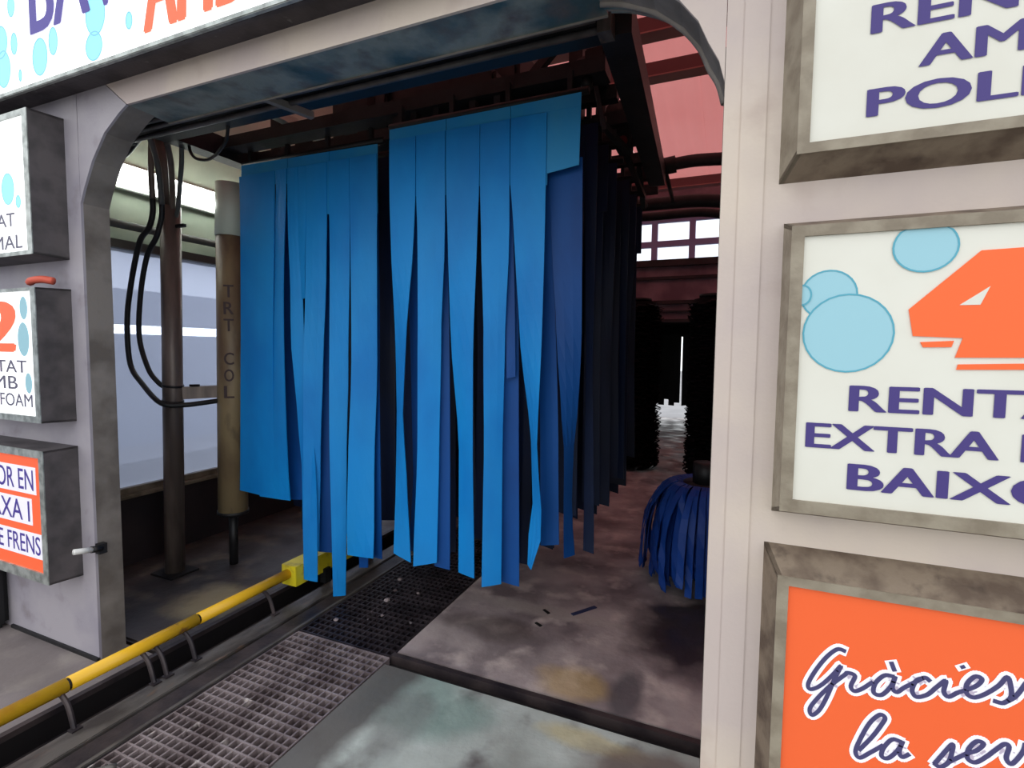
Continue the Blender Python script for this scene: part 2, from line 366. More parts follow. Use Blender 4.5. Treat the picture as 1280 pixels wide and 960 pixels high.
box('soffit_lip', (-2.53, FY + .195, 2.680), (-.39, FY + .20, 2.73), M['jamb'], front)

# ---- side wall with window
wl = struct(tag(empty('wall_left', (-4.0, 5, 0)), 'grey green side wall above a dark dado, with long window'))
XW = -4.0; Y0, Y1 = FY + .16, 9.2
box('dado', (XW - .15, Y0, 0), (XW, Y1, .50), M['wall_low'], wl)
box('upper_wall', (XW - .15, Y0, 2.36), (XW, Y1, 4.5), M['wall_in'], wl)
box('end_pier', (XW - .15, Y0, .50), (XW, Y0 + .12, 2.36), M['wall_in'], wl)
box('end_pier', (XW - .15, 6.2, .50), (XW, Y1, 2.36), M['wall_in'], wl)
w1 = struct(tag(empty('window_1', (XW, 4, .5)), 'long milky window in the side wall beside the post'))
box('window_sill', (XW - .15, Y0 + .12, .50), (XW + .045, 6.2, .53), M['sill'], w1, .006)
box('window_sill', (XW - .1, Y0 + .12, .53), (XW + .015, 6.2, .575), M['sill'], w1, .004)
box('window_head', (XW - .15, Y0 + .12, 2.30), (XW + .02, 6.2, 2.36), M['wframe'], w1)
for y in (3.30, 4.75):
    box('mullion', (XW - .06, y - .025, .575), (XW + .005, y + .025, 2.30), M['wframe'], w1)
for a, b in ((Y0 + .12, 3.275), (3.325, 4.725), (4.775, 6.2)):
    box('pane', (XW - .035, a, .575), (XW - .028, b, 2.30), M['pane'], w1)
# ---- other hall walls
struct(tag(box('wall_right', (1.5, Y0, 0), (1.65, Y1, 4.5), M['wall_in']), 'plain grey green side wall behind the sign pillar'))
wb = struct(tag(empty('wall_back', (-1.4, 9.2, 0)), 'maroon cross wall with high windows above a dark passage'))
BY = 9.2
box('wall_band', (-4.15, BY, 3.96), (1.65, BY + .15, 4.5), M['far_wall'], wb)
box('wall_band', (-4.15, BY, 2.15), (1.65, BY + .15, 3.17), M['far_wall'], wb)
box('wall_pier', (-4.15, BY, 0), (-3.05, BY + .15, 2.15), M['dark_wall'], wb)
box('wall_pier', (.55, BY, 0), (1.65, BY + .15, 2.15), M['dark_wall'], wb)
box('wall_pier', (-4.15, BY, 3.17), (-2.48, BY + .15, 3.96), M['far_wall'], wb)
box('wall_pier', (.72, BY, 3.17), (1.65, BY + .15, 3.96), M['far_wall'], wb)
for z0, z1, d in ((3.08, 3.19, .10), (2.86, 2.91, .06), (2.44, 2.50, .07), (2.30, 2.33, .05), (2.13, 2.18, .08)):
    box('ledge', (-3.05, BY - d, z0), (.55, BY + .01, z1), M['rust_steel'], wb)
w2 = struct(tag(empty('window_2', (-.9, BY, 3.2)), 'high row of bright window panes in mauve frames on the maroon wall'))
for k in range(5):
    x = -2.41 + .62 * k
    for z0, z1 in ((3.21, 3.43), (3.53, 3.84)):
        box('pane', (x, BY + .06, z0), (x + .52, BY + .066, z1), M['pane_clear'], w2)
    box('mullion', (x - .10, BY + .02, 3.17), (x, BY + .11, 3.96), M['mauve_frame'], w2)
box('mullion', (-2.41 + 3.0, BY + .02, 3.17), (.72, BY + .11, 3.96), M['mauve_frame'], w2)
for z0, z1 in ((3.17, 3.21), (3.43, 3.53), (3.84, 3.96)):
    box('transom', (-2.48, BY + .025, z0), (.72, BY + .105, z1), M['mauve_frame'], w2)
# ---- dark passage beyond
pas = struct(tag(empty('wall_passage', (-1.3, 11, 0)), 'dark lined passage leading to the exit'))
EY = 13.0
box('lining_side', (-3.15, BY + .15, 0), (-3.05, EY, 2.3), M['dark_wall'], pas)
box('lining_side', (.55, BY + .15, 0), (.65, EY, 2.3), M['dark_wall'], pas)
box('lining_top', (-3.15, BY + .15, 2.3), (.65, EY + .1, 2.4), M['dark_wall'], pas)
box('exit_frame', (-3.15, EY, 0), (-2.35, EY + .1, 2.3), M['dark_wall'], pas)
box('exit_frame', (-.10, EY, 0), (.65, EY + .1, 2.3), M['dark_wall'], pas)
box('exit_frame', (-2.35, EY, 2.0), (-.10, EY + .1, 2.3), M['dark_wall'], pas)
# ---- roof
roof = struct(tag(empty('ceiling', (-1.3, 5, 4.4)), 'pink translucent roof sheets over the hall'))
ny = 40
vs_, fs = [], []
x = -4.15; pitch = .19; i = 0
while x < 1.66:      # one corrugated sheet per 0.95 m
    mb = MB(); xs = []
    n = 20; x1 = min(x + .95, 1.66)
    for k in range(n + 1):
        xx = x + (x1 - x) * k / n; xs.append((xx, 4.40 + .012 * math.sin(2 * math.pi * xx / pitch) + .004 * (i % 2)))
    v = [(a, yy, zz) for a, zz in xs for yy in (FY + .1, 9.35)]
    f = [[2 * k, 2 * k + 1, 2 * k + 3, 2 * k + 2] for k in range(n)]
    mesh('roof_sheet', v, f, M['roof'], roof, True); x += .95; i += 1
for y in (2.9, 4.5, 5.2, 8.7):
    p = box('purlin', (-4.1, y, 4.25), (1.6, y + .08, 4.392), M['purlin'], roof)
    box('flange', (-4.1, y - .04, 4.238), (1.6, y + .12, 4.25), M['purlin_light'], p)

# ---- outside the side window
struct(tag(box('wall_neighbour', (-11.2, -4, -.4), (-11, 14, 2.75), M['neighbour']), 'pale neighbouring wall across the yard, seen through the milky window'))

# ================================================================ FASCIA LIGHT BOX
fs_ = empty('fascia_sign', (-1.5, 1.37, 2.78), 'long bright white light box sign with bubbles over the entrance', 'sign')
LY = 1.37
box('sign_body', (-4.7, LY + .012, 2.797), (1.9, FY, 3.75), M['canopy_under'], fs_)
box('bottom_trim', (-4.7, LY - .006, 2.776), (1.9, LY + .014, 2.797), M['alu'], fs_, .003)
box('bottom_lip', (-4.7, LY + .014, 2.776), (1.9, LY + .03, 2.799), M['canopy_under'], fs_)
box('top_trim', (-4.7, LY - .006, 3.73), (1.9, LY + .014, 3.76), M['alu'], fs_)
sx = [-4.7, -4.06, -2.569, -1.08, .41, 1.9]
for a, b in zip(sx[:-1], sx[1:]):
    box('sign_panel', (a + .003, LY, 2.797), (b - .003, LY + .012, 3.73), M['panel_lit'], fs_)
TY = LY - .003
text('BAV', -2.955, -2.52, 3.01, 3.34, TY, M['violet'], fs_, offset=.026, ref='BA')
text('AMB', -2.16, -1.62, 2.845, 3.18, TY, M['orange_lit'], fs_, offset=.05, shear=.1)
for k, (cx, cz, rx, rz) in enumerate([(-2.897, 2.90, .06, .082), (-2.79, 2.945, .035, .06), (-2.497, 2.862, .058, .06), (-2.48, 2.985, .068, .085), (-3.20, 2.905, .06, .085), (-3.215, 3.03, .06, .075), (-3.10, 3.0, .028, .05), (-2.26, 2.91, .022, .035), (-3.06, 2.85, .014, .028), (-3.11, 3.17, .03, .05), (-3.45, 2.95, .06, .07)]):
    bubble(cx, cz, rx, rz, TY + .0012 - .0001 * k, fs_, lit=True, edge=.005)

# ================================================================ SIGN BOXES ON THE PILLARS
def sign_box(label, wall, face, panel, yf, mf, mp, mside, under):
    """wall / face / panel = (x0, x1, z0, z1); the casing tapers from the wall to the face"""
    s = empty('sign_box', ((wall[0] + wall[1]) / 2, FY, wall[2]), label, 'sign')
    def ring(r, y): return [(r[0], y, r[2]), (r[1], y, r[2]), (r[1], y, r[3]), (r[0], y, r[3])]
    v = ring(wall, FY) + ring(face, yf)
    mesh('casing_side', [v[i] for i in (0, 3, 4, 7)] + [(a[0] + .01, a[1], a[2]) for a in (v[0], v[3], v[4], v[7])], [[0, 1, 3, 2], [4, 6, 7, 5], [0, 4, 5, 1], [2, 3, 7, 6], [0, 2, 6, 4], [1, 5, 7, 3]], mside, s)
    mesh('casing_side', [v[i] for i in (1, 2, 5, 6)] + [(a[0] - .01, a[1], a[2]) for a in (v[1], v[2], v[5], v[6])], [[0, 1, 3, 2], [4, 6, 7, 5], [0, 4, 5, 1], [2, 3, 7, 6], [0, 2, 6, 4], [1, 5, 7, 3]], mside, s)
    mesh('casing_bottom', [v[i] for i in (0, 1, 4, 5)] + [(a[0], a[1], a[2] + .01) for a in (v[0], v[1], v[4], v[5])], [[0, 1, 3, 2], [4, 6, 7, 5], [0, 4, 5, 1], [2, 3, 7, 6], [0, 2, 6, 4], [1, 5, 7, 3]], under, s)
    mesh('casing_top', [v[i] for i in (3, 2, 7, 6)] + [(a[0], a[1], a[2] - .01) for a in (v[3], v[2], v[7], v[6])], [[0, 1, 3, 2], [4, 6, 7, 5], [0, 4, 5, 1], [2, 3, 7, 6], [0, 2, 6, 4], [1, 5, 7, 3]], under, s)
    F, P = face, panel                 # mitred frame rails
    y0, y1 = yf - .004, yf + .02
    for poly in ([(F[0], F[2]), (F[1], F[2]), (P[1], P[2]), (P[0], P[2])], [(F[0], F[3]), (P[0], P[3]), (P[1], P[3]), (F[1], F[3])],
                 [(F[0], F[2]), (P[0], P[2]), (P[0], P[3]), (F[0], F[3])], [(F[1], F[2]), (F[1], F[3]), (P[1], P[3]), (P[1], P[2])]):
        MB().prism(poly, y0, y1).build('frame_rail', mf, s)
    box('sign_panel', (P[0] - .005, yf + .004, P[2] - .005), (P[1] + .005, yf + .012, P[3] + .005), mp, s)
    return s, yf + .002
YR = 1.425
s1, ty = sign_box('white sign reading RENTAT AMB POLISH on the right pillar', (.109, .92, 2.036, 2.79), (.139, .89, 2.08, 2.78), (.165, .86, 2.104, 2.755), YR, M['frame'], M['panel'], M['frame'], M['frame_under'])
text('RENTAT', .281, .357, 2.330, 2.391, ty, M['purple'], s1, offset=.03, ref='R')
text('AMB', .374, .462, 2.240, 2.302, ty, M['purple'], s1, offset=.03, ref='A')
text('POLISH', .281, .541, 2.146, 2.207, ty, M['purple'], s1, offset=.03, ref='POL')
s2, ty = sign_box('white sign with orange number 4 and blue bubbles on the right pillar', (.125, .91, 1.184, 1.935), (.137, .89, 1.206, 1.912), (.165, .86, 1.237, 1.886), 1.432, M['frame'], M['panel'], M['frame'], M['frame_under'])
text('RENTAT', .278, .592, 1.467, 1.527, ty, M['purple'], s2, offset=.03, ref='RENT')
text('EXTRA DE', .191, .556, 1.373, 1.433, ty, M['purple'], s2, offset=.03, ref='EXTRA')
text('BAIXOS', .283, .581, 1.277, 1.339, ty, M['purple'], s2, offset=.03, ref='BAIX')
def z4(p): return (.381 + (p[0] - 635) * .000628, 1.831 - (p[1] - 118) * .00075)
four = [(635, 285), (832, 118), (1010, 114), (985, 330), (1030, 328), (1022, 372), (978, 374), (972, 428), (778, 430), (797, 372), (652, 366)]
MB().prism([z4(p) for p in four], ty - .001, ty + .001).build('number_four', M['orange_print'], s2)
MB().prism([z4(p) for p in ((780, 275), (862, 222), (838, 275))], ty - .002, ty - .0012).build('number_gap', M['panel'], s2)
MB().prism([z4(p) for p in ((675, 384), (772, 380), (766, 399), (684, 400))], ty - .001, ty + .001).build('number_shadow', M['orange_print'], s2)
MB().prism([z4(p) for p in ((788, 450), (990, 444), (986, 462), (784, 466))], ty - .001, ty + .001).build('number_shadow', M['orange_print'], s2)
CL = (.165, .86, 1.237, 1.886)
bubble(.222, 1.744, .060, .060, ty + .0016, s2, CL)
bubble(.264, 1.652, .094, .094, ty + .0008, s2, CL)
bubble(.165, 1.745, .022, .026, ty, s2, CL)
bubble(.405, 1.846, .062, .058, ty, s2, CL)
s3, ty = sign_box('orange sign with handwritten thank you lettering on the right pillar', (.111, .92, .28, 1.098), (.139, .89, .335, 1.042), (.165, .86, .36, 1.019), YR, M['frame'], M['panel_orange'], M['frame_under'], M['frame_under'])
SCRIPT = [
    [(.293, .877), (.277, .878), (.256, .854), (.234, .814), (.219, .775), (.224, .761), (.245, .776), (.269, .809), (.286, .837), (.275, .804), (.26, .751), (.245, .712), (.23, .695), (.225, .71), (.238, .738), (.265, .78), (.294, .816), (.301, .824), (.316, .82), (.309, .793), (.316, .782), (.331, .791), (.352, .814)],
    [(.393, .839), (.375, .837), (.358, .813), (.356, .789), (.372, .788), (.389, .814), (.396, .839), (.392, .812), (.401, .803), (.415, .818), (.435, .837), (.452, .852), (.462, .847)],
    [(.452, .852), (.437, .841), (.43, .816), (.439, .802), (.459, .813), (.475, .835), (.491, .855), (.489, .829), (.498, .819), (.514, .833), (.528, .843), (.547, .859), (.555, .876), (.543, .879), (.53, .859), (.53, .837), (.543, .83), (.562, .843), (.584, .868), (.598, .892), (.605, .874), (.607, .849), (.595, .832), (.579, .832)],
    [(.595, .832), (.614, .852), (.63, .887)],
    [(.387, .872), (.394, .854)],
    [(.519, .897), (.521, .894)],
    [(.333, .636), (.358, .678), (.375, .714), (.381, .733), (.37, .737), (.351, .71), (.334, .664), (.326, .63), (.335, .617), (.355, .636), (.38, .663)],
    [(.416, .683), (.398, .684), (.382, .658), (.379, .636), (.392, .635), (.41, .661), (.418, .685), (.413, .659), (.419, .647), (.432, .658)],
    [(.481, .651), (.493, .675), (.511, .708), (.511, .688), (.506, .663), (.492, .647), (.481, .651)],
    [(.506, .663), (.536, .693), (.555, .708), (.566, .727), (.554, .729), (.541, .707), (.54, .684), (.554, .679), (.572, .698), (.587, .719), (.602, .738), (.61, .734), (.607, .707), (.617, .697), (.633, .728), (.637, .749)],
]
def ribbon(name, strokes, wd, y, th, m, parent):
    mb = MB()
    for si, s_ in enumerate(strokes):
        P = smooth_path([(p[0], 0, p[1]) for p in s_], 6) if len(s_) > 2 else [Vector((p[0], 0, p[1])) for p in s_]
        for qi, (a, b) in enumerate(zip(P[:-1], P[1:])):
            d = (b - a)
            if d.length < 1e-6: continue
            d.normalize(); n_ = Vector((-d.z, 0, d.x)) * wd; e = d * wd * .45
            yy = y - .00001 * (qi % 7)
            n = len(mb.v); mb.v += [(q.x, yy, q.z) for q in (a - e + n_, b + e + n_, b + e - n_, a - e - n_)]; mb.f.append([n, n + 1, n + 2, n + 3])
    return mb.build(name, m, parent)
for st_ in SCRIPT:
    o_ = ribbon('lettering_outline', [st_], .0125, ty + .001, .001, M['white_print'], s3)
    ribbon('lettering', [st_], .0048, ty, .001, M['purple_dk'], o_)

YL = 1.36
def lsign(label, z0, z1, mp, pz):
    return sign_box(label, (-3.80, -3.0, z0, z1), (-3.79, -3.005, z0 + .005, z1 - .005), (-3.75, -3.045, pz[0], pz[1]), YL, M['alu'], mp, M['boxside'], M['boxside'])
l1, ty = lsign('bright white light box reading RENTAT NORMAL on the left pillar', 2.026, 2.70, M['panel_lit'], (2.05, 2.67))
text('RENTAT', -3.62, -3.157, 2.173, 2.236, ty, M['grey_print'], l1, offset=.008)
text('NORMAL', -3.66, -3.10, 2.066, 2.131, ty, M['grey_print'], l1, offset=.008)
bubble(-3.205, 2.35, .055, .075, ty + .001, l1, lit=True); bubble(-3.12, 2.283, .022, .03, ty + .001, l1, lit=True)
l2, ty = lsign('white light box with orange number 2 above SUPER-FOAM lettering', 1.226, 1.882, M['panel_lit'], (1.262, 1.862))
text('2', -3.53, -3.225, 1.575, 1.815, ty, M['orange_lit'], l2, 'number_two', offset=.05, shear=.15)
text('RENTAT', -3.66, -3.118, 1.47, 1.53, ty, M['grey_print'], l2, offset=.008)
text('AMB', -3.56, -3.205, 1.388, 1.452, ty, M['grey_print'], l2, offset=.008)
text('SUPER-FOAM', -3.72, -3.08, 1.303, 1.366, ty, M['grey_print'], l2, offset=.008)
for cx, cz, rx, rz in ((-3.122, 1.782, .034, .055), (-3.135, 1.632, .05, .082), (-3.108, 1.42, .03, .05)):
    disc('bubble', cx, cz, rx, rz, ty + .001, M['bubble'], l2)
l3, ty = lsign('orange light box with white edged warning lettering low on the left pillar', .43, 1.10, M['panel_orange2'], (.485, 1.058))
for s_, xe, za, zb in (('MOTOR EN', -3.11, .889, .993), ('MARXA I', -3.155, .731, .833), ('SENSE FRENS', -3.073, .568, .662)):
    box('lettering_band', (-3.72, ty + .0005, za - .018), (xe + .022, ty + .0015, zb + .014), M['white_print'], l3)
    text(s_, -3.70, xe, za, zb, ty - .0005, M['violet'], l3, offset=.005)

# ---- small things on the left pillar
bp = empty('bumper_block', (-3.9, 1.44, 0), 'low black rubber bumper block at the foot of the left pillar', 'bumper')
box('block', (-4.12, 1.40, 0), (-3.715, FY, .43), M['black'], bp, .03)
box('cap_strip', (-4.10, 1.395, .30), (-3.735, 1.402, .34), M['dark_steel'], bp)
rg = MB()
rg.tube(smooth_path([(-3.16, 1.41, 1.912), (-3.11, 1.40, 1.918), (-3.06, 1.415, 1.922), (-3.02, 1.44, 1.915)], 4), [.018] * 13, 8)
tag(rg.build('red_rag', M['red'], None, True), 'rolled red rag lying on top of the orange number 2 sign', 'rag')
ph = empty('sensor_stub', (-2.87, 1.46, .59), 'short white plastic tube fixed on the edge of the left pillar', 'sensor')
tube('tube_body', [(-2.862, 1.395, .612), (-2.862, 1.47, .597)], .014, M['white_plastic'], ph)
tube('socket', [(-2.862, 1.468, .5975), (-2.868, 1.515, .588)], .017, M['black'], ph)
box('bracket', (-2.890, 1.50, .562), (-2.855, 1.535, .612), M['dark_steel'], ph)

# ================================================================ CONVEYOR TRACK, RAIL, GRATES
tk = empty('conveyor_track', (-2.4, 3, -.3), 'steel conveyor track with a narrow slot beside the yellow guide rail', 'track')
box('channel_plate', (-2.475, -2, -.3), (-2.347, 9, 0), M['grey_steel'], tk, .004)
box('slot_plate', (-2.332, -2, -.3), (-2.192, 9, -.004), M['dark_plate'], tk, .004)
box('edge_bar', (-2.222, -2, -.004), (-2.205, 9, .006), M['grey_steel'], tk)
box('edge_angle', (-2.70, -2, -.02), (-2.672, 9, .006), M['dark_plate'], tk)
box('drip_channel', (-2.64, -2, -.16), (-2.60, 9, -.10), M['dark_plate'], tk)
for y in (-1, 2, 5, 8): box('cross_tie', (-2.70, y, -.3), (-2.475, y + .05, -.16), M['dark_plate'], tk)
box('ledge', (-2.192, -2, -.3), (-2.15, 9, -.037), M['dark_plate'], tk)
box('ledge', (-1.60, -2, -.3), (-1.565, 9, -.037), M['dark_plate'], tk)

RX, RZ, RR = -2.562, .15, .031
rail = empty('guide_rail', (RX, 1.2, 0), 'yellow painted steel pipe guide rail along the conveyor track', 'rail')
ys = [-1.6, 1.205, 1.79, 2.42]
for a, b in zip(ys[:-1], ys[1:]):
    tube('pipe_section', [(RX, a + .006, RZ), (RX, b - .006, RZ)], RR, M['yellow'], rail, 16)
    tube('pipe_joint', [(RX, b - .012, RZ), (RX, b + .012, RZ)], RR * .82, M['dark_steel'], rail, 12)
for y in (-.6, .5, 1.175, 1.50, 1.56, 1.705, 2.2):
    mb = MB().tube(smooth_path([(RX + .005, y, RZ - .02), (RX + .04, y, .11), (-2.495, y, .08), (-2.464, y, .0)], 4), .011, 8)
    mb.box((-2.475, y - .02, 0), (-2.44, y + .02, .006)); mb.build('bracket', M['dark_plate'], rail, False)
ye = empty('rail_end_guard', (-2.55, 2.7, 0), 'lemon yellow boxed guard over the end of the guide rail behind the blue strips', 'guard')
box('guard_front', (-2.615, 2.40, .075), (-2.495, 2.408, .205), M['yellow_box'], ye, .002)
box('guard_top', (-2.615, 2.408, .197), (-2.495, 3.25, .205), M['yellow_box'], ye)
box('guard_side', (-2.503, 2.408, .075), (-2.495, 3.25, .197), M['yellow_box'], ye)
box('guard_foot', (-2.52, 2.64, 0), (-2.474, 2.69, .10), M['black'], ye)
box('guard_foot', (-2.52, 3.1, 0), (-2.474, 3.15, .10), M['black'], ye)

def grate(y0, y1, m, label):
    g = empty('floor_grate', (-1.88, (y0 + y1) / 2, -.037), label, 'grate')
    x0, x1 = -2.188, -1.568; px = (x1 - x0) / 16
    me = None
    for k in range(17):
        x = x0 + px * k
        o = box('bearing_bar', (x - .004, y0, -.037), (x + .004, y1, -.002), m, g) if me is None else None
        if me is None: me = o.data
        else:
            o = link('bearing_bar', me, (x, (y0 + y1) / 2, -.037), g)
    n = int(round((y1 - y0) / .047)); me = None
    for k in range(n + 1):
        y = y0 + .004 + (y1 - y0 - .008) * k / n
        if me is None: o = box('cross_bar', (x0, y - .004, -.030), (x1, y + .004, 0), m, g); me = o.data
        else: link('cross_bar', me, ((x0 + x1) / 2, y, -.030), g)
    return g
grate(-.55, .78, M['grate'], 'pale galvanised floor grate on the open apron')
grate(.79, 2.12, M['grate'], 'pale crusted floor grate just before the slab joint')
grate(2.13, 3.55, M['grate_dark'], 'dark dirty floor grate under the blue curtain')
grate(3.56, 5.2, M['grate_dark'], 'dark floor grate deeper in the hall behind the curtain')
lump = MB()
random.seed(3)
def lumpy(name, x, y, r, m, label, cat, group=None):
    bm = bmesh.new(); bmesh.ops.create_icosphere(bm, subdivisions=2, radius=r)
    for v in bm.verts:
        v.co *= random.uniform(.75, 1.15); v.co.z = max(v.co.z * .55, -.002)
    me = bpy.data.meshes.new(name); bm.to_mesh(me); bm.free(); me.materials.append(m)
    return tag(link(name, me, (x, y, .0)), label, cat, group)
for x, y, r in ((-2.08, 2.30, .016), (-1.95, 2.62, .02), (-1.98, 2.75, .014), (-1.86, 2.45, .012), (-2.05, 2.9, .018), (-1.82, 2.78, .013)):
    lumpy('grit_lump', x, y, r, M['grate'], 'small pale lump of grit on the dark grate under the curtain', 'grit', 'grit lumps on the dark grate')

# ================================================================ BLUE CLOTH CURTAINS
A_STRIPS = [
    (.006, [(2.702, -3.021, -2.706), (.606, -3.089, -2.764)]),
    (.000, [(2.673, -2.693, -2.601), (2.147, -2.762, -2.61), (1.684, -2.839, -2.613), (.597, -2.899, -2.623)]),
    (.060, [(2.52, -2.769, -2.651), (1.632, -2.792, -2.614), (.583, -2.818, -2.573)]),
    (.000, [(2.479, -2.595, -2.509), (1.927, -2.574, -2.493), (1.683, -2.579, -2.491), (1.222, -2.541, -2.433), (.756, -2.51, -2.395), (.093, -2.489, -2.407)]),
    (.004, [(2.473, -2.513, -2.444), (1.916, -2.524, -2.464)]),
    (.005, [(2.464, -2.448, -2.282), (2.033, -2.45, -2.301), (1.481, -2.46, -2.349), (.965, -2.47, -2.383), (.276, -2.483, -2.415)]),
    (.000, [(2.444, -2.262, -2.106), (2.262, -2.255, -2.108), (1.486, -2.254, -2.142), (.986, -2.255, -2.166), (.526, -2.249, -2.178), (.032, -2.243, -2.197)]),
    (.000, [(2.427, -2.103, -1.908), (2.25, -2.096, -1.915), (1.49, -2.081, -1.932), (.902, -2.112, -1.954), (.322, -2.143, -1.946)]),
    (.050, [(2.44, -2.076, -1.946), (1.684, -2.029, -1.934), (.305, -2.035, -1.919)]),
    (.030, [(2.438, -2.083, -2.0), (1.292, -2.089, -1.998), (.231, -2.1, -2.019)]),
    (.070, [(2.48, -2.439, -2.309), (1.685, -2.4, -2.302), (.262, -2.457, -2.348)]),
]
B_STRIPS = [
    (.000, [(2.456, -1.73, -1.562), (2.2, -1.726, -1.57), (1.678, -1.712, -1.607), (1.232, -1.709, -1.629), (.87, -1.716, -1.608), (.423, -1.729, -1.588)]),
    (.050, [(2.47, -1.702, -1.592), (1.68, -1.646, -1.562), (.866, -1.631, -1.557), (.442, -1.665, -1.589)]),
    (.000, [(2.436, -1.557, -1.382), (2.186, -1.544, -1.386), (1.678, -1.534, -1.419), (1.068, -1.535, -1.433), (.414, -1.561, -1.442)]),
    (.050, [(2.45, -1.506, -1.406), (1.679, -1.474, -1.394), (.384, -1.472, -1.384)]),
    (.000, [(2.476, -1.375, -1.182), (2.172, -1.367, -1.189), (1.678, -1.355, -1.199), (1.087, -1.309, -1.195), (.396, -1.311, -1.185)]),
    (.000, [(2.455, -1.178, -1.017), (2.158, -1.166, -1.016), (1.677, -1.139, -1.041), (1.1, -1.13, -1.052), (.762, -1.136, -1.053), (.368, -1.142, -1.054)]),
    (.060, [(2.473, -1.152, -1.032), (1.679, -1.113, -.986), (.362, -1.099, -.97)]),
    (.030, [(2.458, -1.071, -1.019), (1.466, -1.034, -.989)]),
    (.000, [(2.434, -1.012, -.827), (2.146, -.99, -.826), (1.677, -.962, -.827), (1.12, -.894, -.839), (.796, -.881, -.809), (.63, -.905, -.814), (.51, -.907, -.86)]),
    (.060, [(2.446, -.911, -.818), (1.114, -.86, -.762), (.609, -.852, -.753)]),
    (.050, [(2.494, -.841, -.664), (2.144, -.81, -.661), (1.678, -.773, -.659), (1.364, -.743, -.669), (1.084, -.717, -.692), (.8, -.716, -.695), (.573, -.711, -.674)]),
]
def interp(kf, n):
    out = []; z0, z1 = kf[0][0], kf[-1][0]
    for i in range(n + 1):
        z = z0 + (z1 - z0) * i / n
        for a, b in zip(kf[:-1], kf[1:]):
            if b[0] <= z + 1e-6:
                t = (a[0] - z) / (a[0] - b[0] + 1e-9); t = min(max(t, 0), 1); t = t * .5 + t * t * (3 - 2 * t) * .5
                out.append((z, a[1] + (b[1] - a[1]) * t, a[2] + (b[2] - a[2]) * t)); break
        else: out.append((z,) + tuple(kf[-1][1:]))
    return out
def strip(kf, y, m, parent, th=.005, sway=0.0, seed=0, name='strip'):
    rnd = random.Random(seed); n = 14; S = interp(kf, n)
    W = max((r - l) / 2 for _, l, r in S); sg = rnd.choice((-1, 1)); ph = rnd.uniform(0, 6)
    v = []
    for i, (z, l, r) in enumerate(S):
        c = (l + r) / 2; h = (r - l) / 2; t = i / n
        tw = sg * math.sqrt(max(W * W - h * h, 0)) * .4 * min(t * 2, 1)
        yy = y + sway * t * t + .006 * math.sin(ph + 5 * t) * t
        jag = (rnd.uniform(-.012, .012) if i == n else 0)
        for k in (-1, -.35, .35, 1):
            bow = .0015 * (1 - k * k)
            v.append((c + h * k, yy + tw * k - bow, z + jag * k))
    m4 = len(v)
    v += [(a, b + th, c) for a, b, c in v]
    f = []
    for i in range(n):
        for k in range(3):
            a = i * 4 + k; f.append([a, a + 1, a + 5, a + 4]); f.append([m4 + a, m4 + a + 4, m4 + a + 5, m4 + a + 1])
        f.append([i * 4, i * 4 + 4, m4 + i * 4 + 4, m4 + i * 4]); f.append([i * 4 + 3, m4 + i * 4 + 3, m4 + i * 4 + 7, i * 4 + 7])
    e = n * 4
    for k in range(3):
        f.append([e + k, e + k + 1, m4 + e + k + 1, m4 + e + k]); f.append([k, m4 + k, m4 + k + 1, k + 1])
    return mesh(name, v, f, m, parent, False)
def curtain(label, y, x0, x1, heads, strips, ms, mh, group=None, bar=True):
    c = empty('wash_curtain', ((x0 + x1) / 2, y, 2.80), label, 'curtain', group)
    for i, h in enumerate(heads):
        MB().prism(h, y - .002, y + .002).build('header_sheet', mh, c)
        xs = [p[0] for p in h]; zt = max(p[1] for p in h)
        box('seam_band', (min(xs), y - .0032, zt - .062), (max(xs) - .004, y - .002, zt - .057), mh, c)
    for i, (dy, kf) in enumerate(strips):
        if dy <= .006:      # front strips run flush up the header to the seam
            kf = [(2.735,) + tuple(kf[0][1:])] + list(kf)
            strip(kf, y - .0085 + dy * .5, ms, c, seed=i * 7 + 3)
        else:
            kf = [(kf[0][0] + .035,) + tuple(kf[0][1:])] + list(kf[1:])
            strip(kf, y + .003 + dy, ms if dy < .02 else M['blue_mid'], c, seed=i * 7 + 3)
    tube('hang_bar', [(x0 - .01, y + .02, 2.815), (x1 + .03, y + .02, 2.815)], .019, M['dark_steel'], c, 8)
    n = max(2, int((x1 - x0) / .28))
    for k in range(n + 1):
        x = x0 + .06 + (x1 - x0 - .12) * k / n
        hk = MB().box((x - .012, y + .008, 2.80), (x + .012, y + .032, 2.92)).build('hanger', M['dark_steel'], c)
    return c
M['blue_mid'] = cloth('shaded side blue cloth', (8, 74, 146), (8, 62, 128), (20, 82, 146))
A_HEADS = [[(-3.003, 2.806), (-2.598, 2.801), (-2.602, 2.645), (-3.007, 2.68)], [(-2.594, 2.80), (-2.262, 2.796), (-2.266, 2.425), (-2.598, 2.455)], [(-2.259, 2.796), (-1.905, 2.79), (-1.908, 2.395), (-2.262, 2.425)]]
B_HEADS = [[(-1.733, 2.795), (-1.380, 2.796), (-1.380, 2.412), (-1.733, 2.438)], [(-1.377, 2.796), (-1.018, 2.798), (-1.014, 2.42), (-1.375, 2.455)], [(-1.0155, 2.798), (-.661, 2.802), (-.666, 2.474), (-.823, 2.453), (-.822, 2.40), (-1.011, 2.42)]]
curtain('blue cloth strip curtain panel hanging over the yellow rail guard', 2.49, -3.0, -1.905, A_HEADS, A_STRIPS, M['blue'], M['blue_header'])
curtain('wide blue cloth strip curtain panel with a notched corner over the grate', 2.37, -1.733, -.661, B_HEADS, B_STRIPS, M['blue'], M['blue_header'])
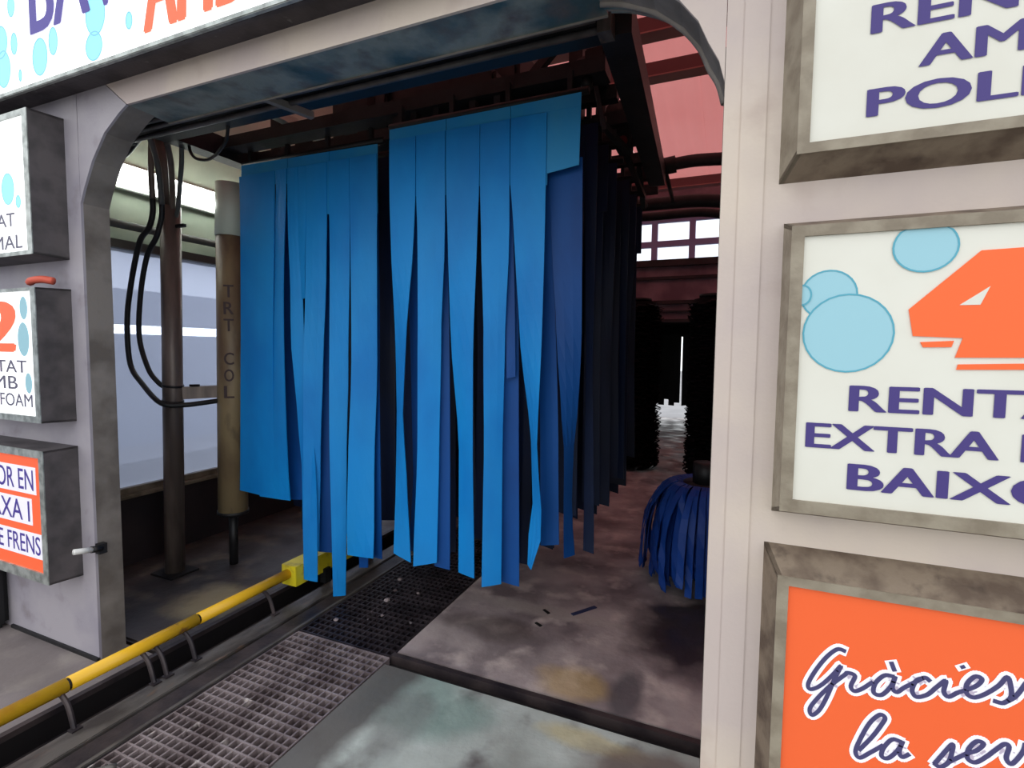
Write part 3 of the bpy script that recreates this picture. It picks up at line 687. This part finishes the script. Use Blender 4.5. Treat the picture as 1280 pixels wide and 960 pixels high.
# rows behind, in a darker cloth colour
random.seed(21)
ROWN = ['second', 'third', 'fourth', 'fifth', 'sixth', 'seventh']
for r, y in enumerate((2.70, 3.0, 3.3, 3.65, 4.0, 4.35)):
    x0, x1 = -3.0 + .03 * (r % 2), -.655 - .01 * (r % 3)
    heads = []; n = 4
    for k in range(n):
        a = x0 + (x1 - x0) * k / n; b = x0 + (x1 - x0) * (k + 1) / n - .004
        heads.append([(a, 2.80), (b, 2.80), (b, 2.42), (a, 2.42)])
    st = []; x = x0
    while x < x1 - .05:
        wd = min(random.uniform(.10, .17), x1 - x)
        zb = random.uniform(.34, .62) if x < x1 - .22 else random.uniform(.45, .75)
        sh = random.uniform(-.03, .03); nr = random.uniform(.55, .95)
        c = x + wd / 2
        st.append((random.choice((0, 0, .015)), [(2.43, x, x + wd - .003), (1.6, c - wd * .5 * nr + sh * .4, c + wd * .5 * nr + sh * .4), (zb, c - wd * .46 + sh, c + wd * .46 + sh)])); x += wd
    cu = curtain('dark blue strip curtain, %s row behind the bright front panels' % ROWN[r], y, x0, x1, heads, st, M['blue_dark'], M['blue_dark'], 'rear curtain rows')

# ---- steel frame that carries the curtains
fr = empty('gantry', (-1.7, 3.3, 2.9), 'dark greasy steel frame carrying the blue curtains under the roof', 'frame')
bar('side_beam', (-.41, 1.905, 2.81), (-.527, 4.045, 2.922), .115, .13, M['dark_steel'], fr)
bar('side_beam', (-3.12, 1.905, 2.90), (-3.12, 4.45, 2.935), .11, .13, M['dark_steel'], fr)
for y in (2.43, 2.70, 3.0, 3.3, 3.65, 4.0, 4.35):
    box('carrier_beam', (-3.10, y - .03, 2.895), (-.56, y + (.09 if y < 2.5 else .035), 2.965), M['dark_steel'], fr)
for x, y in ((-2.94, 2.75), (-2.19, 2.75), (-1.55, 3.1), (-2.94, 4.2), (-1.0, 4.2), (-.85, 2.95)):
    box('hanger_post', (x - .04, y - .04, 2.93), (x + .04, y + .04, 4.385), M['dark_steel'], fr)
bar('brace', (-2.9, 2.75, 3.30), (-2.22, 2.75, 3.75), .05, .05, M['dark_steel'], fr)
bar('brace', (-1.55, 3.1, 2.98), (-1.0, 3.1, 3.5), .05, .05, M['dark_steel'], fr)
arch0 = empty('spray_arch', (-1, 4.08, 0), 'brown pipe arch with a clamp, directly behind the curtain rows', 'arch')
tube('arch_pipe', smooth_path([(-.80, 4.08, 2.99), (-.5, 4.08, 3.01), (-.2, 4.08, 3.02), (.15, 4.08, 2.96), (.35, 4.08, 2.75), (.40, 4.08, 2.4), (.40, 4.08, 0)], 5), .045, M['rust_steel'], arch0, 12)
tube('arch_clamp', [(-.50, 4.08, 3.005), (-.40, 4.08, 3.015)], .062, M['dark_steel'], arch0, 12)
tube('drop_rod', [(-.485, 4.11, 3.01), (-.55, 5.45, 3.13)], .018, M['rust_steel'], arch0, 8)
arch1 = empty('spray_arch', (-1, 5.5, 0), 'thick dark pipe arch between the clamped arch and the roller brushes', 'arch')
tube('arch_pipe', smooth_path([(-3.3, 5.5, 0), (-3.3, 5.5, 2.6), (-3.1, 5.5, 3.02), (-2, 5.5, 3.12), (-.8, 5.5, 3.13), (-.2, 5.5, 3.11), (.15, 5.5, 3.0), (.38, 5.5, 2.7), (.40, 5.5, 0)], 5), .065, M['dark_steel'], arch1, 12)
arch2 = empty('spray_arch', (-1, 6.3, 0), 'dark pipe arch standing closest to the black roller brushes', 'arch')
tube('arch_pipe', smooth_path([(-3.3, 6.3, 0), (-3.3, 6.3, 2.6), (-3.1, 6.3, 3.08), (-2, 6.3, 3.2), (-.8, 6.3, 3.21), (-.2, 6.3, 3.19), (.2, 6.3, 3.0), (.40, 6.3, 2.6), (.40, 6.3, 0)], 5), .05, M['dark_steel'], arch2, 12)
# drive gear clutter above the right curtain edge
mo = empty('curtain_motor', (-.66, 2.75, 2.90), 'black drive motor with gear arms above the curtain corner', 'motor')
tube('motor_body', [(-.72, 2.62, 3.03), (-.72, 2.86, 3.03)], .075, M['black'], mo, 16)
tube('motor_cap', [(-.72, 2.86, 3.03), (-.72, 2.90, 3.03)], .06, M['dark_steel'], mo, 16)
box('gear_case', (-.70, 2.55, 2.955), (-.60, 2.70, 3.10), M['dark_steel'], mo, .008)
bar('crank_arm', (-.66, 2.56, 2.99), (-.60, 2.58, 2.70), .035, .018, M['rust_steel'], mo)
bar('link_rod', (-.60, 2.57, 2.72), (-.57, 3.03, 2.76), .03, .03, M['black'], mo)
tube('junction_knob', [(-.655, 2.44, 2.845), (-.655, 2.44, 2.90)], .028, M['dark_steel'], mo, 10)
m2 = empty('curtain_motor', (-.60, 3.2, 2.90), 'smaller black gear unit with red cap behind the curtain corner motor', 'motor')
tube('motor_body', [(-.66, 3.12, 3.04), (-.66, 3.34, 3.04)], .06, M['black'], m2, 14)
box('gear_case', (-.64, 3.06, 2.78), (-.555, 3.16, 3.0), M['dark_steel'], m2, .008)
tube('red_cap', [(-.60, 3.05, 2.83), (-.60, 3.065, 2.83)], .028, mat('dark red paint', (120, 30, 34), .4), m2, 12)
bar('crank_arm', (-.60, 3.1, 2.8), (-.60, 3.9, 2.74), .03, .03, M['black'], m2)
bar('crank_arm', (-.62, 3.75, 2.95), (-.60, 3.9, 2.66), .035, .02, M['black'], m2)
m3 = empty('curtain_motor', (-1.35, 2.75, 2.96), 'black motor block on the frame above the middle of the curtain', 'motor')
box('motor_body', (-1.50, 2.62, 2.965), (-1.22, 2.82, 3.16), M['black'], m3, .02)
tube('shaft', [(-1.72, 2.70, 3.03), (-1.0, 2.70, 3.03)], .025, M['dark_steel'], m3, 10)
for x in (-1.74, -1.62, -1.48, -1.26, -1.12):
    box('shackle', (x - .018, 2.43, 2.82), (x + .018, 2.47, 2.90), M['rust_steel'], fr)

bh = empty('dark_filler', (-2.1, 3.6, 3.0), 'black blower housing added to darken the space above the rear curtain rows', 'filler')  # added black box that darkens the space above the left curtain
box('housing', (-2.85, 3.15, 3.12), (-1.30, 4.0, 3.62), M['black'], bh, .03)
box('front_plate', (-2.7, 3.10, 3.2), (-2.3, 3.15, 3.5), M['dark_steel'], bh, .01)
box('front_plate', (-2.05, 3.10, 3.2), (-1.65, 3.15, 3.5), M['dark_steel'], bh, .01)
for x in (-2.7, -1.5):
    box('strap', (x, 3.5, 3.6), (x + .05, 3.56, 4.385), M['dark_steel'], bh)
# entrance cross beam in layers
cb = empty('entrance_beam', (-1.7, 1.85, 2.76), 'dark layered cross beam just inside the entrance soffit', 'beam')
box('lower_flange', (-3.16, 1.74, 2.762), (-.44, 1.90, 2.776), M['dark_steel'], cb)
box('web', (-3.16, 1.805, 2.776), (-.44, 1.83, 2.93), M['dark_steel'], cb)
box('upper_flange', (-3.16, 1.74, 2.93), (-.44, 1.90, 2.944), M['dark_steel'], cb)
box('cable_duct', (-3.16, 1.735, 2.79), (-.46, 1.77, 2.83), M['dark_steel'], cb, .004)
tube('conduit', [(-3.16, 1.765, 2.87), (-.46, 1.765, 2.87)], .016, M['black'], cb, 8)
tube('conduit', [(-3.16, 1.87, 2.82), (-.46, 1.87, 2.82)], .02, M['black'], cb, 8)
for y, z, r in ((1.755, 2.752, .010), (1.80, 2.750, .012), (1.865, 2.748, .013)):
    tube('conduit', [(-3.16, y, z), (-.46, y, z)], r, M['boxside'], cb, 8)
box('end_bracket', (-.46, 1.83, 2.72), (-.41, 1.90, 2.80), M['grey_steel'], cb)
box('end_bracket', (-3.22, 1.72, 2.75), (-3.14, 1.92, 2.95), M['dark_steel'], cb)
bar('stub_bracket', (-1.98, 1.72, 2.735), (-1.90, 1.98, 2.735), .03, .03, M['jamb'], cb)
for y, z in ((1.97, 2.815),):
    box('lower_flange', (-3.07, y, z), (-.47, y + .10, z + .012), M['black'], cb)
    box('web', (-3.07, y + .04, z + .012), (-.47, y + .055, z + .13), M['black'], cb)
box('hanger_strap', (-2.4, 1.80, 2.944), (-2.34, 1.84, 4.385), M['dark_steel'], cb)
box('hanger_strap', (-.9, 1.80, 2.944), (-.84, 1.84, 4.385), M['dark_steel'], cb)

# ================================================================ LEFT SIDE: POST, COLUMN, HOSES, LAMPS
po = empty('support_post', (-3.56, 2.34, 0), 'grey brown steel post with side arm in front of the milky window', 'post')
tube('post_tube', [(-3.57, 2.34, 0), (-3.50, 2.34, 2.55)], .062, M['post'], po, 20)
box('base_plate', (-3.68, 2.24, 0), (-3.46, 2.44, .014), M['dark_steel'], po)
tube('head_tube', [(-3.50, 2.34, 2.55), (-3.44, 2.25, 3.0)], .042, M['post'], po, 14)
tube('collar', [(-3.533, 2.34, 1.33), (-3.531, 2.34, 1.345)], .067, M['dark_steel'], po, 20)
tube('collar', [(-3.538, 2.34, 1.22), (-3.536, 2.34, 1.235)], .067, M['dark_steel'], po, 20)
bar('arm', (-3.50, 2.385, 1.285), (-3.372, 2.558, 1.29), .075, .085, M['post'], po)
box('arm_bolt', (-3.45, 2.40, 1.33), (-3.41, 2.45, 1.345), M['black'], po)
bar('head_bracket', (-3.50, 2.28, 2.98), (-3.16, 1.85, 2.95), .09, .06, M['dark_steel'], po)
bar('head_bracket', (-3.46, 2.24, 2.99), (-3.165, 2.37, 2.955), .06, .05, M['dark_steel'], po)
box('side_peg', (-3.47, 2.33, 2.405), (-3.36, 2.35, 2.425), M['dark_steel'], po)
col = empty('tall_column', (-3.30, 2.62, .39), 'tall khaki cylinder with pale top sleeve held by the post arm', 'column')
tube('column_tube', [(-3.325, 2.62, .40), (-3.275, 2.62, 2.39)], .10, M['column'], col, 24)
tube('pale_sleeve', [(-3.275, 2.62, 2.39), (-3.262, 2.62, 2.75)], .105, M['column_cap'], col, 24)
tube('bottom_rim', [(-3.326, 2.62, .385), (-3.325, 2.62, .41)], .106, M['dark_steel'], col, 24)
tube('column_foot', [(-3.33, 2.62, 0), (-3.326, 2.62, .39)], .03, M['dark_steel'], col, 10)
for k, ch in enumerate('TRT COL'):
    if ch == ' ': continue
    z = 1.955 - .118 * k
    o = text(ch, -.03, .03, z, z + .085, 0, M['letter_dark'], col, offset=.02)
    th_ = .70; ax_ = -3.325 + .05 * (z - .4) / 2
    o.rotation_euler.z = th_; o.location = Vector((ax_ + math.sin(th_) * .1015, 2.62 - math.cos(th_) * .1015, z)) - WO[col.name]
hs = [([(-3.40, 2.17, 2.95), (-3.45, 2.19, 2.75), (-3.485, 2.215, 2.565)], .018), ([(-3.335, 2.09, 2.96), (-3.375, 2.18, 2.78), (-3.425, 2.235, 2.53)], .017),
      ([(-3.185, 2.10, 2.92), (-3.29, 2.21, 2.78), (-3.415, 2.30, 2.60), (-3.475, 2.335, 2.50)], .018), ([(-3.168, 2.20, 2.90), (-3.215, 2.23, 2.77), (-3.315, 2.28, 2.63), (-3.40, 2.325, 2.535), (-3.46, 2.345, 2.47)], .014)]
for k, (pp, r) in enumerate(hs):
    tag(tube('supply_pipe', smooth_path(pp, 5), r, M['wframe'] if k % 2 else M['post'], None, 10),
        ('brown grey pipe on the jamb side of the bundle at the post head', 'slim dark grey pipe second from the jamb in the post head bundle',
         'brown grey pipe running from the side beam into the top of the post', 'thinnest dark grey pipe on the curtain side of the post head bundle')[k], 'pipe', 'pipes at the post head')
tag(tube('rubber_hose', smooth_path([(-3.482, 2.213, 2.585), (-3.495, 2.22, 2.48), (-3.54, 2.22, 2.385), (-3.644, 2.22, 2.293), (-3.771, 2.23, 2.004), (-3.838, 2.24, 1.76), (-3.819, 2.24, 1.483), (-3.696, 2.24, 1.348), (-3.50, 2.235, 1.225), (-3.425, 2.33, 1.208), (-3.385, 2.43, 1.213), (-3.345, 2.555, 1.225)], 6), .017, M['black'], None, 10), 'longer black hose looping wide of the post down to its arm', 'hose')
tag(tube('rubber_hose', smooth_path([(-3.422, 2.233, 2.55), (-3.44, 2.24, 2.45), (-3.50, 2.24, 2.325), (-3.597, 2.24, 2.214), (-3.694, 2.25, 1.977), (-3.745, 2.26, 1.677), (-3.663, 2.26, 1.458), (-3.60, 2.28, 1.365), (-3.56, 2.305, 1.325)], 6), .016, M['black'], None, 10), 'shorter black hose on the inner side of the post loop', 'hose')
tag(tube('loop_cable', smooth_path([(-3.10, 2.2, 2.845), (-3.085, 2.2, 2.80), (-3.04, 2.2, 2.759), (-2.949, 2.2, 2.738), (-2.83, 2.16, 2.728), (-2.74, 2.12, 2.73), (-2.62, 2.075, 2.757), (-2.56, 2.045, 2.822)], 5), .009, M['black'], None, 8), 'thin black cable hanging in a loop under the frame', 'cable')
tag(tube('stub_pipe', smooth_path([(-3.775, 2.2, 2.865), (-3.70, 2.2, 2.89), (-3.60, 2.2, 2.95), (-3.45, 2.2, 3.03)], 4), .022, M['dark_steel'], None, 10), 'short dark bent pipe stub beside the post head', 'pipe')
wp = empty('wall_conduit', (-3.95, 3, 2.43), 'dark horizontal pipe on brackets above the side window', 'pipe')
tube('pipe', [(-3.94, 1.85, 2.455), (-3.94, 5.5, 2.47)], .028, M['wframe'], wp, 10)
for y in (2.0, 3.2, 4.4): box('bracket', (-4.0, y, 2.43), (-3.93, y + .03, 2.50), M['wframe'], wp)
def lamp(y0, y1, z, label):
    l = empty('fluorescent_lamp', (-3.97, (y0 + y1) / 2, z), label, 'lamp')
    box('lamp_body', (-4.0, y0, z - .02), (-3.945, y1, z + .16), M['lamp_body'], l, .006)
    box('diffuser', (-3.945, y0 + .03, z), (-3.875, y1 - .03, z + .14), M['lamp_glow'], l, .03)
    box('end_cap', (-3.95, y0, z - .005), (-3.87, y0 + .03, z + .145), M['lamp_body'], l, .006)
    box('end_cap', (-3.95, y1 - .03, z - .005), (-3.87, y1, z + .145), M['lamp_body'], l, .006)
lamp(2.13, 3.75, 2.73, 'glowing fluorescent lamp on the side wall behind the post and tall column')
lamp(4.1, 5.7, 2.73, 'glowing fluorescent lamp on the side wall behind the blue curtains')
pl = empty('pale_batten', (-2.7, 2.85, 3.08), 'pale yellowish lamp batten under the dark frame above the curtain', 'lamp')
bar('batten_body', (-2.70, 2.45, 3.09), (-2.70, 4.1, 3.09), .06, .05, M['column_cap'], pl)
box('batten_clip', (-2.75, 2.70, 2.96), (-2.65, 2.76, 3.12), M['dark_steel'], pl)

# glowing strip added outside for the bright flare band in the milky panes
yl = empty('flare_strip', (-7.5, 3.5, -.4), 'long glowing strip added outside for the flare seen in the milky window', 'lamp')
box('tube', (-7.55, 2.6, 1.78), (-7.45, 6.4, 1.90), M['lamp_glow'], yl, .03)
for y in (2.75, 6.2): box('leg', (-7.53, y, -.4), (-7.47, y + .06, 1.78), M['wframe'], yl)

# ================================================================ BRUSHES
def brush(name, cx, cy, label):
    b = empty(name, (cx, cy, 0), label, 'brush')
    tube('spindle', [(cx, cy, .0), (cx, cy, .80)], .06, M['dark_steel'], b, 12)
    tube('hub_plate', [(cx, cy, .66), (cx, cy, .70)], .16, M['dark_steel'], b, 20)
    tube('drive_head', [(cx, cy, .70), (cx, cy, .84)], .09, M['dark_steel'], b, 14)
    rnd = random.Random(5)
    for lay in range(3):
        for k in range(44):
            a = 2 * math.pi * (k + .33 * lay) / 44 + rnd.uniform(-.05, .05)
            d = Vector((math.cos(a), math.sin(a), 0)); s_ = Vector((-d.y, d.x, 0))
            ro = .40 - .07 * lay + rnd.uniform(-.03, .04); zt = .70 - .03 * lay; zb = rnd.uniform(.03, .16)
            prof = [(.12, zt - .02), (.20, zt + .015), (.29 - .03 * lay, zt - .03), (ro * .9, zt - .16), (ro, zt - .33), (ro + .01, (zb + .3) / 2), (ro + rnd.uniform(-.02, .03), zb)]
            P = smooth_path([Vector((cx, cy, 0)) + d * r + Vector((0, 0, z)) for r, z in prof], 2); v = []
            n = len(P)
            for i, p in enumerate(P):
                wd = .010 + .013 * min(i / n * 2, 1); tw = rnd.uniform(-.008, .008)
                v += [p - s_ * wd + d * tw, p + s_ * wd - d * tw]
            v += [q - d * .006 - Vector((0, 0, .004)) for q in v]
            f = []; m2_ = 2 * n
            for i in range(n - 1):
                q = 2 * i; f += [[q, q + 1, q + 3, q + 2], [m2_ + q, m2_ + q + 2, m2_ + q + 3, m2_ + q + 1], [q, q + 2, m2_ + q + 2, m2_ + q], [q + 1, m2_ + q + 1, m2_ + q + 3, q + 3]]
            f += [[0, m2_, m2_ + 1, 1], [m2_ - 2, m2_ - 1, 2 * m2_ - 1, 2 * m2_ - 2]]
            mesh('cloth_strip', v, f, M['blue_brush'], b, False)
    return b
brush('floor_brush', -.10, 3.76, 'low round blue cloth brush with drooping strips on the wet slab')
def roller(cx, cy, r, label):
    b = empty('roller_brush', (cx, cy, 0), label, 'brush')
    tube('core', [(cx, cy, 0), (cx, cy, 2.35)], .06, M['dark_steel'], b, 12)
    rnd = random.Random(int(cy * 10)); mb = MB()
    tube('pile', [(cx, cy, .1), (cx, cy, 2.28)], r * .8, M['black_bristle'], b, 24)
    for lv in range(40):
        for k in range(46):
            a = 2 * math.pi * k / 40 + lv * .21; z = .16 + lv * .054 + rnd.uniform(-.03, .03)
            d = Vector((math.cos(a), math.sin(a), 0)); rr = r * rnd.uniform(.88, 1.08); s_ = Vector((-d.y, d.x, 0)) * .035
            c = Vector((cx, cy, z)); n = len(mb.v)
            mb.v += [tuple(q) for q in (c + d * .05 - s_ + Vector((0, 0, .05)), c + d * .05 + s_ + Vector((0, 0, .05)), c + d * rr + s_ + Vector((0, 0, -.06)), c + d * rr - s_ + Vector((0, 0, -.06)), c + d * (rr * .8) - s_ + Vector((0, 0, -.12)), c + d * (rr * .8) + s_ + Vector((0, 0, -.12)))]
            mb.f += [[n, n + 1, n + 2, n + 3], [n + 3, n + 2, n + 5, n + 4]]
    o = mb.build('bristles', M['black_bristle'], b); o['kind'] = 'stuff'
    tube('top_plate', [(cx, cy, 2.3), (cx, cy, 2.34)], r * .6, M['dark_steel'], b, 20)
roller(-1.18, 7.2, .36, 'tall black roller brush standing between the curtains and the passage')
roller(-.16, 6.9, .30, 'tall black roller brush standing beyond the low blue brush')

# ================================================================ EXIT STRIPS, SCRAPS
ex = empty('exit_curtain', (-1.22, 12.95, 0), 'black rubber strip curtain hanging in the far exit', 'curtain')
rnd = random.Random(9); x = -2.36; k = 0
while x < -.12:
    wd = .15; gap = .03 if k == 10 else -.03
    strip([(2.05, x, x + wd), (1.2, x + rnd.uniform(0, .004), x + wd), (.45 + rnd.uniform(-.14, .06), x + rnd.uniform(0, .02), x + wd - rnd.uniform(0, .02))], 12.95 + .012 * (k % 2), M['black'], ex, seed=k)
    x += wd + gap; k += 1
box('top_rail', (-2.4, 12.93, 2.03), (-.08, 12.99, 2.08), M['dark_steel'], ex)
def scrap(x, y, a, l, wd, m, label, group=None):
    o = box('cloth_scrap', (x - l / 2, y - wd / 2, 0.0), (x + l / 2, y + wd / 2, .006), m, None, .002)
    o.rotation_euler.z = a; tag(o, label, 'scrap', group)
scrap(-.757, 3.0, .95, .19, .028, M['scrap'], 'narrow dark blue strip torn off on the slab before the curtain')
scrap(-.967, 2.894, -.6, .055, .02, M['black'], 'tiny dark crumb lying on the mauve slab near the curtain', 'crumbs on the slab')
scrap(-.962, 2.735, -.5, .05, .02, M['black'], 'tiny dark crumb lying on the mauve slab near the curtain', 'crumbs on the slab')
tag(tube('kerb_pipe', smooth_path([(-2.19, 1.0, .015), (-2.13, 1.05, .02), (-2.08, 1.12, .012)], 4), .012, M['grey_steel'], None, 8), 'short grey bent pipe end lying at the grate corner', 'pipe')
